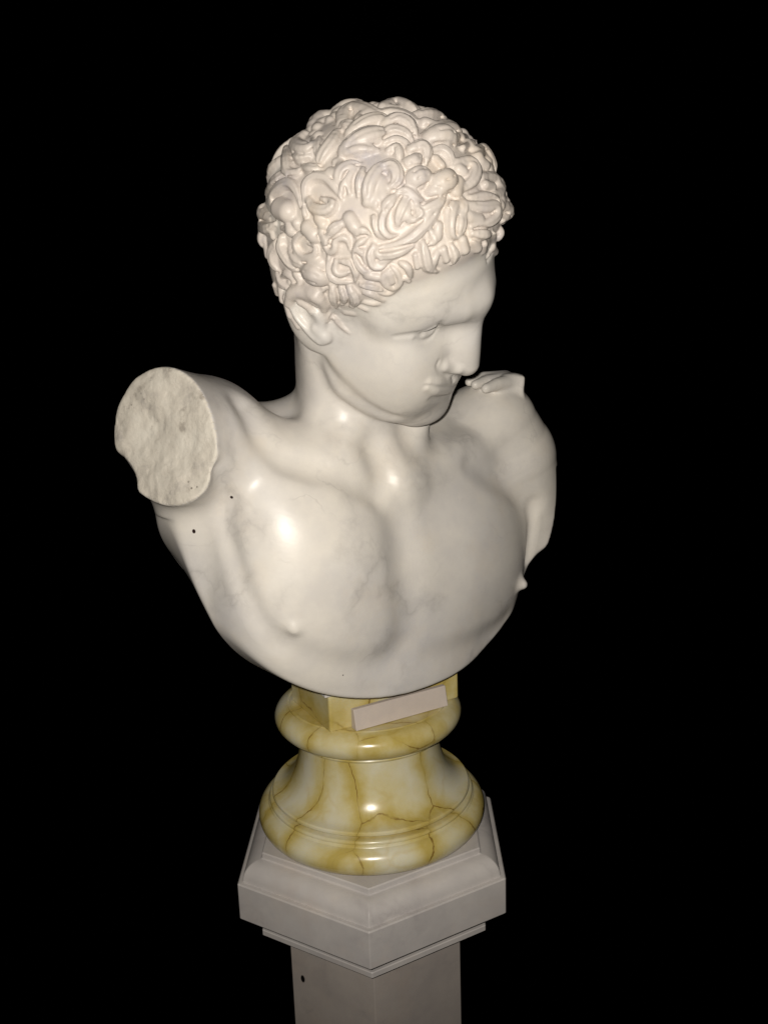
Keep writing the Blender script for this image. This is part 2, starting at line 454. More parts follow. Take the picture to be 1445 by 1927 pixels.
def torso():
    ellipsoid(TB, (0, -.010, .225), (.168, .101, .205), k=.03)
    ellipsoid(TB, (0, -.02, .375), (.13, .062, .055), k=.03)
    # flanks
    ellipsoid(TB, (.128, -.022, .30), (.056, .052, .14), (0, 6, 0), k=.03)
    ellipsoid(TB, (-.112, .008, .262), (.044, .062, .12), (0, -2, 0), k=.03)
    # pectorals
    ellipsoid(TB, (.086, .044, .294), (.084, .052, .088), (0, 14, -10), k=.024)
    ellipsoid(TB, (.075, .022, .360), (.085, .046, .050), (0, 8, 0), k=.03)
    ellipsoid(TB, (-.075, .024, .352), (.085, .046, .050), (0, -8, 0), k=.03)
    ellipsoid(TB, (.012, .034, .315), (.030, .047, .09), k=.03)
    ellipsoid(TB, (-.067, .046, .292), (.098, .051, .082), (0, -8, 6), k=.024)
    tube(TB, [(.135, .072, .277), (.1365, .0775, .2765)], [.0040, .003], k=.010)
    tube(TB, [(-.128, .078, .257), (-.130, .0835, .2555)], [.005, .004], k=.010)
    # right shoulder, raised arm stump
    sh = at(380, 832, -.065)
    tube(WORLD, [sh, at(314, 798, -.135) + CUTN * .03], [.054, .045], k=.02)
    tube(WORLD, [sh, at(366, 866, -.135) + CUTN * .03], [.048, .037], k=.02)
    tube(WORLD, [TB.w((.080, .044, .335)), at(460, 862, -.092)], [.036, .030], k=.040)     # pectoral tendon
    tube(WORLD, [TB.w((.150, -.03, .32)), at(372, 888, -.085)], [.034, .031], k=.022)         # lat tendon
    # neck
    hb = HD.w((0, -.015, -.078)) + np.array([.008, 0, 0]); nb = TB.w((0, -.012, .36))
    tube(WORLD, [nb, hb * .5 + nb * .5, hb, HD.w((0, -.02, -.03)) + np.array([.010, 0, 0])], [.053, .048, .046, .044], k=.03)
    for s, p in ((1, at(450, 815, -.01)), (-1, at(905, 790, .09))):
        tube(WORLD, [hb * .25 + nb * .75 + np.array([0, .02, 0]), p], [.042, .025], k=.035)
    # collar bones
    tube(WORLD, [at(735, 918, -.060), at(690, 888, -.072), at(635, 860, -.081), at(580, 842, -.078), at(530, 826, -.070)], [.006, .008, .009, .008, .006], k=.030)
    tube(WORLD, [at(775, 900, -.045), at(830, 866, -.015), at(900, 838, .022), at(930, 800, .045)], [.005, .006, .007, .009], k=.035)
    # sternomastoid cords and the hollow between them
    tube(WORLD, [at(725, 900, -.060), at(690, 840, -.058), at(630, 740, -.060), HD.w((.046, -.02, -.03))], [.005, .007, .009, .009], k=.04)
    tube(WORLD, [at(748, 905, -.030), at(765, 860, -.037), at(790, 795, -.030)], [.003, .0055, .007], k=.022)
    tube(WORLD, [at(710, 840, -.080), at(726, 905, -.087)], [.005, .005], op='s', k=.024)
    # modelling of the chest: pectoral borders, breastbone, collar-bone and shoulder grooves
    strokes([
        ([(752, 955), (760, 1010), (766, 1060), (771, 1130), (769, 1190), (752, 1232)], 5, 's', .030, [38, 34, 33, 33, 34, 38]),
        ([(418, 885), (430, 935), (426, 985), (437, 1040), (463, 1110), (493, 1170), (532, 1214)], 3, 's', .016, [10, 8, 7, 7, 7, 8, 12]),
        ([(540, 1218), (600, 1245), (660, 1257), (720, 1249), (758, 1228)], 3, 's', .024, [22, 25, 26, 25, 26]),
        ([(782, 1245), (850, 1228), (910, 1203), (945, 1175)], 3, 's', .022, [24, 22, 22, 22]),
        ([(545, 858), (605, 876), (660, 900), (708, 930)], 3, 's', .018, [17, 16, 16, 20]),
        ([(468, 762), (500, 818), (540, 856), (590, 874)], 6, 's', .022, [12, 14, 16, 22])], 0, body_centre)
    # left shoulder and arm stump, cut off below
    push()
    tube(WORLD, [at(925, 800, .07), at(948, 860, .08), at(976, 960, .09), at(985, 1100, .10)], [.045, .052, .044, .044], k=.03)
    c2 = at(1010, 1026, .09).astype(np.float32); n2 = np.array([.52, -.12, -.85]); n2 = (n2 / np.linalg.norm(n2)).astype(np.float32)
    def cutf(P):
        return ((P - c2) @ n2 + .0012 * vnoise(P * 110, 4)).astype(np.float32)
    add(cutf, c2 - .25, c2 + .25, op='i', k=.003, tag=STUMP)
    pop(.020)
    strokes([([(880, 872), (918, 897), (960, 925), (997, 955)], 3, 's', .020, [20, 13, 10, 8]),
             ([(1001, 950), (1000, 1000), (993, 1055)], 3, 's', .010, [3, 0, 0])], 0, body_centre)
    # fragment of a small hand resting on the left shoulder
    push()
    tube(WORLD, [at(882, 719, .052), at(910, 710, .060), at(950, 709, .070)], [.0040, .0056, .0064], k=.004, tag=FRAG)
    tube(WORLD, [at(894, 724, .040), at(915, 717, .050), at(950, 713, .062)], [.0046, .0056, .0064], k=.004, tag=FRAG)
    tube(WORLD, [at(914, 731, .030), at(935, 723, .040), at(966, 717, .056)], [.0048, .0062, .0074], k=.004, tag=FRAG)
    box(WORLD, at(962, 724, .064), (.0105, .015, .0098), (0, 4, 0), r=.002, k=.005, tag=FRAG)
    box(WORLD, at(935, 716, .066), (.024, .008, .0052), (0, 2, 0), r=.002, k=.004, tag=FRAG)
    pop(.005)

def lid(c, r, n0, off0, th, k, tag=SKIN):
    """part of a spherical shell on one side of a plane: an eyelid"""
    cw = HD.w(c).astype(np.float32); nw = (HD.R @ np.array(n0, float)); nw = (nw / np.linalg.norm(nw)).astype(np.float32); R_ = (r + th) * HS; of = off0 * HS
    def fn(P):
        q = P - cw
        return np.maximum(np.sqrt((q * q).sum(-1)) - R_, of - q @ nw)
    add(fn, cw - R_, cw + R_, k=k, tag=tag)

def head():
    global HEAD0
    H = HD
    push()
    HEAD0 = len(OPS)
    ellipsoid(H, (0, -.004, .048), (.076, .096, .084), k=.02)
    ellipsoid(H, (0, .036, .044), (.066, .066, .060), k=.02)            # forehead
    ellipsoid(H, (0, .036, -.030), (.063, .063, .082), k=.02)            # face
    for s in (1, -1):
        tube(H, [(.058 * s, .006, -.020), (.051 * s, .030, -.066), (.016 * s, .081, -.097)], [.014, .016, .014], k=.03)   # jaw
        ellipsoid(H, (.038 * s, .056, -.028), (.028, .033, .034), k=.025)  # cheek
    for s in (1, -1):
        ellipsoid(H, (.027 * s, .062, -.058), (.026, .031, .032), k=.03)
        ellipsoid(H, (.027 * s, .073, -.050), (.018, .018, .021), k=.025)
    ellipsoid(H, (0, .085, -.097), (.020, .020, .016), k=.016)          # chin
    for s in (1, -1):
        tube(H, [(0, .098, .036), (.018 * s, .095, .035), (.038 * s, .076, .033), (.057 * s, .049, .022)], [.009, .0085, .0075, .008], k=.018)
    # nose
    tube(H, [(0, .097, .034), (0, .102, .018), (0, .107, -.006), (0, .1110, -.030)], [.0110, .0092, .0098, .0118], k=.010)
    tube(H, [(0, .090, .010), (0, .096, -.020)], [.012, .014], k=.012)
    for s in (1, -1):
        ellipsoid(H, (.037 * s, .1030 if s > 0 else .0945, .009), (.0215, .018, .0105), (0, -8 * s, -28 * s), op='s', k=.012)
        if s > 0: continue
        e = (.0375 * s, .0610, .0110)
        ellipsoid(H, e, (.0140, .0140, .0130), k=.002)
        lid(e, .0138, (.15 * s, .25, 1), .0012, .0018, .0025)
        lid(e, .0138, (0, .25, -1), .0066, .0012, .004)
        tube(H, [(.030 * s, .078, .0262), (.044 * s, .0665, .0225), (.057 * s, .050, .012)], [.0045, .006, .005], k=.014)     # outer brow fold
    for s in (1, -1):
        ellipsoid(H, (.0150 * s, .0955, -.0360), (.0088, .0112, .0092), (0, 0, 12 * s), k=.003)
        ellipsoid(H, (.0062 * s, .104, -.0475), (.0036, .006, .0035), op='s', k=.003)
    # mouth
    ellipsoid(H, (0, .081, -.064), (.028, .023, .027), k=.015)
    if FACE_DETAIL:
        tube(H, [(0, .1030, -.0545), (-.007, .1020, -.0535), (-.015, .0960, -.0550), (-.023, .0885, -.0580)], [.0044, .0048, .0040, .0026], k=.004)
        tube(H, [(0, .1000, -.0650), (-.008, .0985, -.0645), (-.015, .0940, -.0630), (-.022, .0885, -.0605)], [.0055, .0055, .0045, .002], k=.004)
        strokes([     # upper lip edge, lower lip, line between, hollow under the lip, wing of the nose, hooded eye
            ([(808, 722), (824, 723), (841, 723), (856, 719)], [3, 5, 5.5, 5], 'u', .006, [-2, -2, -3, -4]),
            ([(804, 733), (819, 737), (837, 737.5), (850, 734)], [4.5, 8.5, 9.5, 8.5], 'u', .004, [-3, -3, -4, -6]),
            ([(838, 692), (850, 694), (864, 697)], [9, 9.5, 8], 'u', .005, -2.5)], HEAD0, head_centre)
        strokes([
            ([(800, 726), (811, 726.5), (824, 728.5), (840, 729), (853, 727), (862, 723)], [.8, 1.2, 1.5, 1.6, 1.5, 1.2], 's', .0022, 1.0),
            ([(812, 750.5), (822, 750.5), (834, 748), (849, 745.5)], [.6, 1.4, 1.8, 1.6], 's', .006, 3.6),
            ([(826, 680), (823, 690), (828, 700), (838, 705.5), (852, 706.5)], [1, 1.6, 1.8, 1.8, 1.2], 's', .003, .8),
            ([(853, 710), (854, 718)], [1.2, 1.2], 's', .004, .6),
            ([(744, 634), (764, 632), (785, 630), (805, 626), (820, 618), (830, 610)], [1, 3, 5.5, 7, 6, 3.5], 's', .004, [2.5, 3, 3.8, 4.0, 3.4, 2.8])], HEAD0, head_centre)
        strokes([
            ([(798, 631), (811, 626)], [8, 7], 'u', .004, -6.2),
            ([(790, 625), (806, 620.5), (820, 614)], [1.0, 1.8, 1.4], 'u', .0018, .2),
            ([(782, 639), (793, 641.5), (806, 638), (815, 630), (822, 621)], [.6, 1, 1, 1, .8], 's', .003, .9)], HEAD0, head_centre)
    # hair mass behind the hairline
    push()
    global BASE0
    BASE0 = len(OPS)
    ellipsoid(H, (-.005, .009, .056), (.089, .100, .089), k=.006, tag=HAIR)
    ellipsoid(H, (.026, -.029, .012), (.048, .046, .050), k=.02, tag=HAIR)
    Tf, Rf, sf = H.T.astype(np.float32), H.R.astype(np.float32), H.s
    def hairline(P):
        q = ((P - Tf) @ Rf) / sf
        y, z = q[..., 1], q[..., 2]
        zh = np.where(y < .055, -.002 + (y - .009) * 1.17, .052 + (y - .055) * .575)
        zh = np.maximum(zh, -.045) + .011
        return ((zh - z) * .75 * sf).astype(np.float32)
    add(hairline, -BIG, BIG, op='i', k=.014, tag=None)
    pop(.010)
    ellipsoid(H, (.072, -.012, -.006), (.012, .022, .034), (25, 0, 0), k=.010, tag=EAR)
    hair(H)
    z3 = lambda L: [(470 + x / 5.558, 400 + y / 5.558) for x, y in L]
    strokes([
        (z3([(450, 850), (435, 950), (490, 1080), (560, 1170), (640, 1260), (740, 1335), (810, 1320)]), [6, 6, 6, 6, 7, 9, 8], 'u', .003, 1, EAR),
        (z3([(690, 1210), (770, 1280)]), [8, 11], 'u', .005, 0, EAR),
        (z3([(540, 960), (560, 1060), (600, 1120)]), [8, 9, 5], 's', .006, 2, EAR),
        (z3([(640, 1030), (700, 1060), (745, 1140), (750, 1200)]), [5, 7, 7, 5], 'u', .004, 1, EAR),
        (z3([(470, 830), (580, 815), (700, 870), (780, 940), (785, 1000)]), [10, 12, 13, 11, 6], 'u', .003, 3, HAIR),
        (z3([(428, 940), (465, 850), (555, 825), (650, 870), (720, 950)]), [8, 11, 12, 11, 6], 'u', .003, 6, HAIR),
        (z3([(550, 930), (615, 960), (660, 1020)]), [7, 8, 4], 'u', .003, 5, HAIR)], HEAD0, head_centre)
    pop(.008)
    strokes([([(602, 676), (619, 708), (648, 742), (689, 772), (730, 791)], 3, 's', .014, [17, 15, 15, 16, 19])], 0, body_centre)

FACE_DETAIL = True
QZ = {1: (470, 180), 2: (710, 180), 3: (470, 400), 4: (710, 380)}
LOCKS = {
1: [([(880,160),(980,100),(1100,90),(1200,110)],60), ([(640,330),(740,230),(870,190)],75), ([(960,250),(980,190),(1080,140),(1200,150),(1330,190),(1440,230)],70),
    ([(980,290),(1050,310),(1130,300)],45), ([(1060,370),(1200,310),(1340,260),(1445,240)],70), ([(1000,560),(1150,480),(1300,420),(1400,380)],80),
    ([(560,420),(500,520),(560,580),(650,560),(660,470)],65), ([(390,560),(400,700),(430,820),(560,770)],50), ([(450,460),(330,540),(230,660),(180,780)],45),
    ([(350,660),(260,760),(180,880)],45), ([(400,800),(280,900),(150,1020)],50), ([(730,450),(720,560),(700,640)],40), ([(900,370),(850,500),(760,620),(700,720)],60),
    ([(980,600),(1150,560),(1320,560)],60), ([(580,1240),(575,1050),(590,930),(680,850),(800,860),(880,950),(950,1060)],45), ([(620,1100),(680,1180),(800,1200),(870,1130),(760,1080)],50),
    ([(920,900),(950,800),(1050,730),(1150,710)],55), ([(960,1000),(1000,900),(1060,830)],30), ([(1040,1000),(1030,880),(1090,780),(1150,740)],35), ([(1180,780),(1150,900),(1130,1040)],40),
    ([(1230,1100),(1250,950),(1330,800),(1420,720)],60), ([(260,1200),(250,1060),(330,960),(430,920),(500,1000),(530,1150)],45), ([(330,1180),(400,1210)],90),
    ([(110,1180),(150,1230),(200,1290)],60), ([(60,1290),(110,1330)],50), ([(480,620),(540,660),(620,640)],45), ([(560,740),(640,760),(720,760)],45), ([(1280,1000),(1330,1120)],60)],
2: [([(60,120),(190,100),(330,140),(430,190)],55), ([(0,180),(150,180),(320,220),(450,280)],50), ([(80,300),(200,270),(330,320),(390,390)],60), ([(30,400),(150,350),(300,390),(370,450)],50),
    ([(400,210),(520,210),(640,240),(720,290)],50), ([(500,290),(560,310)],55), ([(520,400),(620,340),(740,330),(830,370),(840,440)],55), ([(560,440),(680,440),(780,470)],85),
    ([(90,470),(200,450),(320,510),(330,600)],40), ([(130,560),(200,540),(230,620),(220,700)],45), ([(360,560),(450,540),(510,600),(500,700)],55), ([(300,720),(380,700),(420,640)],60),
    ([(350,900),(420,860),(520,830)],80), ([(620,930),(700,900),(740,860)],85), ([(560,1000),(640,1000),(720,960)],60), ([(600,560),(680,560),(760,630),(780,720)],40), ([(620,650),(680,720)],35),
    ([(850,700),(960,710),(1010,800),(980,900),(890,980)],60), ([(860,760),(900,790)],50), ([(850,900),(830,1000)],60), ([(900,540),(1000,500),(1080,450),(1110,470)],40), ([(880,420),(930,420)],40),
    ([(1050,640),(1100,560),(1200,560),(1270,660),(1250,760)],55), ([(1080,680),(1130,720)],55), ([(1100,840),(1200,850),(1280,930),(1270,1030),(1180,1060),(1080,1010)],50), ([(1130,930),(1200,950)],40),
    ([(1330,930),(1380,1000),(1390,1080)],35), ([(1000,1080),(1120,1070),(1210,1120),(1220,1200),(1150,1280),(1020,1300)],60), ([(1300,1130),(1360,1200),(1340,1300)],60),
    ([(830,1110),(760,1180),(740,1300)],50), ([(900,1110),(900,1200),(860,1300)],50), ([(200,1000),(300,1000),(400,1080),(460,1100)],60), ([(60,1200),(130,1120),(220,1040)],55), ([(260,1180),(320,1240)],70),
    ([(440,1220),(540,1180),(640,1120),(700,1040)],50), ([(500,1290),(600,1220)],60), ([(30,760),(130,740),(190,800),(200,900),(130,960)],60), ([(40,900),(60,1050)],70)],
3: [([(90,60),(110,140),(200,170),(260,120)],50), ([(70,180),(110,280),(150,340)],50), ([(110,370),(160,450)],40), ([(230,220),(260,330)],35), ([(330,160),(400,190),(430,260)],35),
    ([(300,300),(250,400),(260,520),(300,620)],50), ([(340,270),(340,360),(400,470),(470,560),(560,600)],50), ([(420,400),(500,500),(620,560)],55),
    ([(560,200),(500,250),(470,330),(510,420),(580,470),(680,440),(680,360),(610,330)],40), ([(600,160),(660,230)],70), ([(740,200),(800,300),(760,380)],45),
    ([(770,330),(830,410),(890,380),(900,290),(960,260),(1020,290),(1040,370)],38), ([(960,120),(880,180),(820,260)],50), ([(1120,230),(1180,190),(1260,230)],40), ([(1090,410),(1150,320),(1230,260)],35),
    ([(830,480),(840,580),(870,680),(960,720),(1060,730)],40), ([(900,520),(900,600),(950,640),(1050,620)],38), ([(960,510),(1070,530),(1110,620),(1100,720)],40), ([(1100,480),(1150,560),(1210,620),(1260,610)],38),
    ([(1130,400),(1210,440),(1210,540)],40), ([(1290,360),(1260,440),(1290,550),(1370,570),(1440,520)],40), ([(1340,420),(1380,480)],40), ([(1300,60),(1340,180),(1400,270)],40),
    ([(600,620),(700,640),(780,700)],90), ([(580,740),(680,800),(800,790)],50), ([(640,500),(720,540)],60), ([(330,680),(380,640),(440,690),(430,760)],40), ([(280,640),(330,740),(400,810)],40), ([(480,640),(520,700)],40),
    ([(860,800),(880,900),(900,1000)],45), ([(960,800),(1000,880),(960,960)],45), ([(1050,800),(1110,900),(1060,980)],50), ([(790,1050),(830,1110),(880,1080)],30), ([(880,1110),(950,1180),(1040,1270)],18),
    ([(1000,1050),(1080,1060)],35), ([(1130,980),(1220,1020)],22), ([(1160,930),(1280,950),(1380,960)],25), ([(1200,840),(1290,860),(1400,930)],30), ([(1170,760),(1280,770),(1400,820)],35),
    ([(260,760),(270,860)],25), ([(320,780),(340,920)],30), ([(370,900),(420,1080)],30), ([(450,1120),(500,1200)],28), ([(720,60),(760,120)],50), ([(1040,60),(1090,140)],60), ([(1230,660),(1330,680)],40)],
4: [([(120,50),(55,160),(50,280),(120,360),(200,355)],38), ([(340,-70),(285,40),(240,140),(215,230)],58), ([(400,60),(450,130),(350,200)],55),
    ([(640,60),(560,190),(460,290),(330,400),(180,460),(20,480)],50), ([(0,560),(120,560),(260,520),(370,470)],38), ([(0,650),(120,600)],30), ([(860,20),(800,110),(780,220),(790,330),(850,370)],55),
    ([(880,130),(860,250),(850,340)],50), ([(950,40),(1100,60),(1200,60),(1210,150),(1120,230),(980,260)],55), ([(960,160),(1060,190)],60), ([(1300,30),(1360,100),(1320,190)],50), ([(1300,280),(1330,340),(1300,420)],28),
    ([(480,440),(500,560),(530,680),(620,730)],45), ([(640,520),(600,600),(600,680)],30), ([(700,500),(730,600)],35), ([(780,470),(810,560),(790,640)],40), ([(900,400),(930,500)],45), ([(1020,400),(1060,480)],45),
    ([(1130,440),(1120,510)],30), ([(1230,330),(1210,440),(1150,600)],32), ([(1200,470),(1230,520)],35), ([(560,300),(600,400),(540,450)],40), ([(650,250),(640,360)],40), ([(1000,330),(1100,340),(1180,330)],45),
    ([(120,720),(60,790),(90,870),(170,900),(240,840),(210,740),(150,680)],25), ([(130,760),(150,830)],40), ([(250,640),(320,690),(350,790)],30), ([(290,800),(330,830)],20), ([(400,560),(420,680)],25),
    ([(20,950),(120,960),(230,900)],20), ([(0,1000),(60,1030)],18)]}

def hair(H):
    rng = np.random.default_rng(5)
    strokes = []
    for q, L in LOCKS.items():
        ox, oy = QZ[q]
        for pts, r in L:
            strokes.append(([(ox + x / 5.558, oy + y / 5.558) for x, y in pts], r / 5.558))
    flat = [p for s_, r in strokes for p in s_]
    saved = OPS[:]
    OPS[:] = saved[HEAD0:]
    P3, miss = trace(flat)
    OPS[:] = saved
    ellipsoid(H, (-.005, .009, .056), (.0874, .0984, .0874), k=.006, tag=HAIR); OPS[BASE0] = OPS.pop()
    ctr = H.w((0, 0, .045))
    nv = P3 - ctr; nv /= np.linalg.norm(nv, axis=1)[:, None]
    P3 = P3 - nv * np.maximum(miss, 0)[:, None]
    k = 0
    for s_, r in strokes:
        p = P3[k:k + len(s_)]; k += len(s_)
        n = p - ctr; n /= np.linalg.norm(n, axis=1)[:, None]
        dist = np.linalg.norm(p - CAM, axis=1)
        rw = r * dist.mean() / F_PX
        lift = rng.uniform(-.70, -.05) * rw; rw *= 1.42
        p = p + n * lift
        if len(p) > 2: sp = spline(p, 3 * len(p) - 2)
        else: sp = p
        m_ = len(sp); t = np.linspace(0, 1, m_)
        prof = rw * (.40 + .64 * np.sin(np.pi * np.clip(t * .80 + .16, 0, 1)) ** .8) if len(s_) > 2 else np.full(m_, rw * .9)
        # surface-hugging bow
        nn = sp - ctr; nn /= np.linalg.norm(nn, axis=1)[:, None]
        sp = sp + nn * (.25 * rw * np.sin(np.pi * t))[:, None]
        tube(WORLD, sp, prof, k=.0010, tag=HAIR, mg=.008)
        if len(s_) > 2 and rw > .003:
            tg = np.gradient(sp, axis=0); tg /= np.linalg.norm(tg, axis=1)[:, None]
            lat = np.cross(tg, nn)
            for off in (-.95, .95):          # undercut edges of the lock
                gp = sp + lat * (off * prof)[:, None] + nn * (.36 * prof)[:, None]
                tube(WORLD, gp, np.full(m_, .0005), op='s', k=.0026, mg=.007)
            for off in ((-.42, .32) if rng.random() < .35 else (rng.uniform(-.3, .3),)):      # chisel lines along the lock
                gp = sp + lat * (off * prof)[:, None] + nn * (math.sqrt(1 - off * off) * prof)[:, None]
                tube(WORLD, gp[1:-1], np.full(m_ - 2, .0003 + .0003 * rng.random()), op='s', k=.0018, mg=.006)
    # curls where the photograph gives no line: gaps between the traced locks and the far side of the head
    N = 520; i = np.arange(N) + .5
    ph = np.arccos(1 - 2 * i / N); th = math.pi * (1 + 5 ** .5) * i
    dirs = np.stack([np.cos(th) * np.sin(ph), np.sin(th) * np.sin(ph), np.cos(ph)], -1)
    cen = np.array([-.005, .009, .056]); rad = np.array([.089, .100, .089])
    own = H.l(P3); traced = own.copy()
    for d in dirs:
        c = cen + d * rad
        zh = -.002 + (c[1] - .009) * 1.17 if c[1] < .055 else .052 + (c[1] - .055) * .575
        if c[2] < max(zh, -.030) + (.006 if c[1] < .04 else .016): continue
        if np.linalg.norm(traced - c, axis=1).min() < .0078: continue
        traced = np.vstack([traced, c])
        n = d / rad; n /= np.linalg.norm(n)
        t1 = np.cross(n, rng.normal(size=3)); t1 /= np.linalg.norm(t1); t2 = np.cross(n, t1)
        a0 = rng.uniform(0, 6.28); sgn = rng.choice([-1, 1]); R_ = rng.uniform(.0050, .0080); rt = rng.uniform(.0042, .0060)
        w_ = [c + (t1 * math.cos(a0 + sgn * q) + t2 * math.sin(a0 + sgn * q)) * R_ * (1 - .10 * q) for q in np.linspace(0, 4.0, 8)]
        w_ = [q - n * rt * rng.uniform(.1, .4) for q in w_]
        tube(H, w_, rt * np.linspace(1.0, .7, 8), k=.0010, tag=HAIR, mg=.008)

def cuts():
    lo, hi = -BIG, BIG
    # rounded lower edge of the bust
    def bowl(P):
        q = TB.l(P)
        a = np.abs(q[..., 0]) / (.190 + .62 * np.clip(q[..., 1] - .015, -.08, 0) * np.clip((.365 - q[..., 2]) / .10, 0, 1)); b = np.maximum(.365 - q[..., 2], 0) / .174
        r = (a ** 2.4 + b ** 2.4) ** (1 / 2.4)
        low = np.where(q[..., 2] > .365, -.2, 0)
        # only below the arms: fade out above z = .35
        return np.where(q[..., 2] > .345, np.minimum((r - 1) * .17, -(q[..., 2] - .345) * 3 + .05), (r - 1) * .17).astype(np.float32)
    add(bowl, lo, hi, op='i', k=.003, tag=None)

def arm_cuts():
    n = CUTN.astype(np.float32); c = CUTC.astype(np.float32)
    def f(P):
        q = P - c
        d = q @ n
        rough = .0034 * vnoise(P * 28, 1) + .0014 * vnoise(P * 75, 2) + .0005 * vnoise(P * 220, 3)
        # below: the fracture runs back towards the armpit on the outer side
        return np.where((d > -.05) & (np.sqrt((q * q).sum(-1)) < .14), d + rough, -.1).astype(np.float32)
    add(f, c - .14, c + .14, op='i', k=.002, tag=STUMP)
    for px, py, r in ((198, 930, .036), (418, 915, .012)):      # chipped rim
        d = ray(px, py); p = CAM + d * (((CUTC - CAM) @ CUTN) / (d @ CUTN))
        ellipsoid(WORLD, p + CUTN * .006, (r, r * .9, r), (0, 20, 0), op='s', k=.004)

torso(); arm_cuts(); head(); cuts()
BALL = (HD.w((0, .018, .018)), .1415)
LO, HI = np.array((-.30, -.32, .15)), np.array((.28, .22, .74))
V1, Q1, T1, N1 = build_sdf(BALL[0] - .156, BALL[0] + .156, VOX * .7, ball=BALL, inside=True)
V2, Q2, T2, N2 = build_sdf(LO, HI, VOX * 1.25, ball=BALL, inside=False)
def hairness(T, Q, n):
    h = (T == HAIR).astype(float); w = np.zeros(n)
    for i in range(4): w += np.bincount(Q[:, i], minlength=n) * 2
    for it in range(14):
        a = np.zeros(n)
        for i in range(4):
            for j in (1, 3): a += np.bincount(Q[:, i], weights=h[Q[:, (i + j) % 4]], minlength=n)
        h = .3 * h + .7 * a / np.maximum(w, 1)
    return h
PAT = np.concatenate([hairness(T1, Q1, len(V1)), np.zeros(len(V2))])
V = np.concatenate([V1, V2]); Q = np.concatenate([Q1, Q2 + len(V1)]); TG = np.concatenate([T1, T2]); NRM = np.concatenate([N1, N2])
print('bust verts', len(V), 'quads', len(Q))

# ------------------------------------------------------------------ split the carving into its parts
def tag_props(o, label=None, cat=None, group=None, kind=None):
    for k, v in (('label', label), ('category', cat), ('group', group), ('kind', kind)):
        if v: o[k] = v
    return o
def sub(name, mask, mat, parent, org, label=None):
    q = Q[mask]; ids, inv = np.unique(q, return_inverse=True)
    o = mesh_np(name, V[ids] - org, inv.reshape(q.shape), mat, parent, NRM[ids])
    at_ = o.data.attributes.new('patina', 'FLOAT', 'POINT'); at_.data.foreach_set('value', PAT[ids].astype(np.float32))
    if label: o['label'] = label
    return o
ORG = np.array([0, 0, .191])
bust = tag_props(empty('marble_bust', ORG), 'white marble bust of a curly haired youth with broken arms, head turned and bowed', 'bust')
qt = TG[Q[:, 0]]; qc = V[Q].mean(1)
right = (qt == STUMP) & (qc[:, 0] < 0); left = (qt == STUMP) & (qc[:, 0] > 0)
sub('body', (qt == SKIN), WHITE, bust, ORG)
sub('hair', qt == HAIR, WHITE, bust, ORG, 'short thick carved curls')
sub('ear', qt == EAR, WHITE, bust, ORG)
sub('broken_arm_face', right, BROKEN, bust, ORG, 'rough oval break of the raised arm')
sub('broken_arm_face', left, BROKEN, bust, ORG, 'cut underside of the lowered arm')
sub('hand_fragment', qt == FRAG, WHITE, bust, ORG, 'broken small hand lying on the shoulder')

# ------------------------------------------------------------------ small mesh helpers for the turned and cut stone
def poly_mesh(name, verts, faces, mat, parent=None, org=(0, 0, 0), smooth=False, bevel=0.0, angle=40):
    me = bpy.data.meshes.new(name); me.from_pydata([tuple(np.array(v) - np.array(org)) for v in verts], [], faces)
    me.validate(); me.update()
    if smooth:
        for p in me.polygons: p.use_smooth = True
    o = bpy.data.objects.new(name, me); COL.objects.link(o); me.materials.append(mat)
    if parent: o.parent = parent
    if bevel:
        b = o.modifiers.new('bevel', 'BEVEL'); b.width = bevel; b.segments = 3; b.limit_method = 'ANGLE'; b.angle_limit = math.radians(30)
        b.harden_normals = False
    if smooth:
        try: me.set_sharp_from_angle(angle=math.radians(angle))
        except Exception: pass
    return o

def lathe(name, prof, mat, parent, org, n=160, angle=35):
    V_, F_ = [], []
    for r, z in prof:
        for i in range(n):
            a = 2 * math.pi * i / n; V_.append((r * math.cos(a), r * math.sin(a), z))
    for j in range(len(prof) - 1):
        for i in range(n):
            i2 = (i + 1) % n
            F_.append((j * n + i, j * n + i2, (j + 1) * n + i2, (j + 1) * n + i))
    F_.append(tuple(range(n - 1, -1, -1))); F_.append(tuple((len(prof) - 1) * n + i for i in range(n)))
    return poly_mesh(name, V_, F_, mat, parent, org, smooth=True, angle=angle)

HEXYAW = -0.0202
def hexring(R, rc, n=5):
    """hexagon of circumradius R with rounded corners"""
    pts = []
    for k in range(6):
        a = math.radians(-90 + 60 * k) + HEXYAW
        d = R - rc / math.cos(math.radians(30))
        cx, cy = d * math.cos(a), d * math.sin(a)
        for i in range(n):
            b = a + math.radians(-30 + 60 * i / (n - 1))
            pts.append((cx + rc * math.cos(b), cy + rc * math.sin(b)))
    return pts
def hexlathe(name, prof, mat, parent, org, rc=.0022):
    V_, F_ = [], []; n = len(hexring(.1, .002))
    for R, z in prof: V_ += [(x, y, z) for x, y in hexring(R, rc)]
    for j in range(len(prof) - 1):
        for i in range(n):
            i2 = (i + 1) % n
            F_.append((j * n + i, j * n + i2, (j + 1) * n + i2, (j + 1) * n + i))
    F_.append(tuple(range(n - 1, -1, -1))); F_.append(tuple((len(prof) - 1) * n + i for i in range(n)))
    return poly_mesh(name, V_, F_, mat, parent, org, smooth=True, angle=28)
def arc(c, r, a0, a1, n):
    return [(c[0] + r[0] * math.cos(math.radians(a0 + (a1 - a0) * i / n)), c[1] + r[1] * math.sin(math.radians(a0 + (a1 - a0) * i / n))) for i in range(n + 1)]

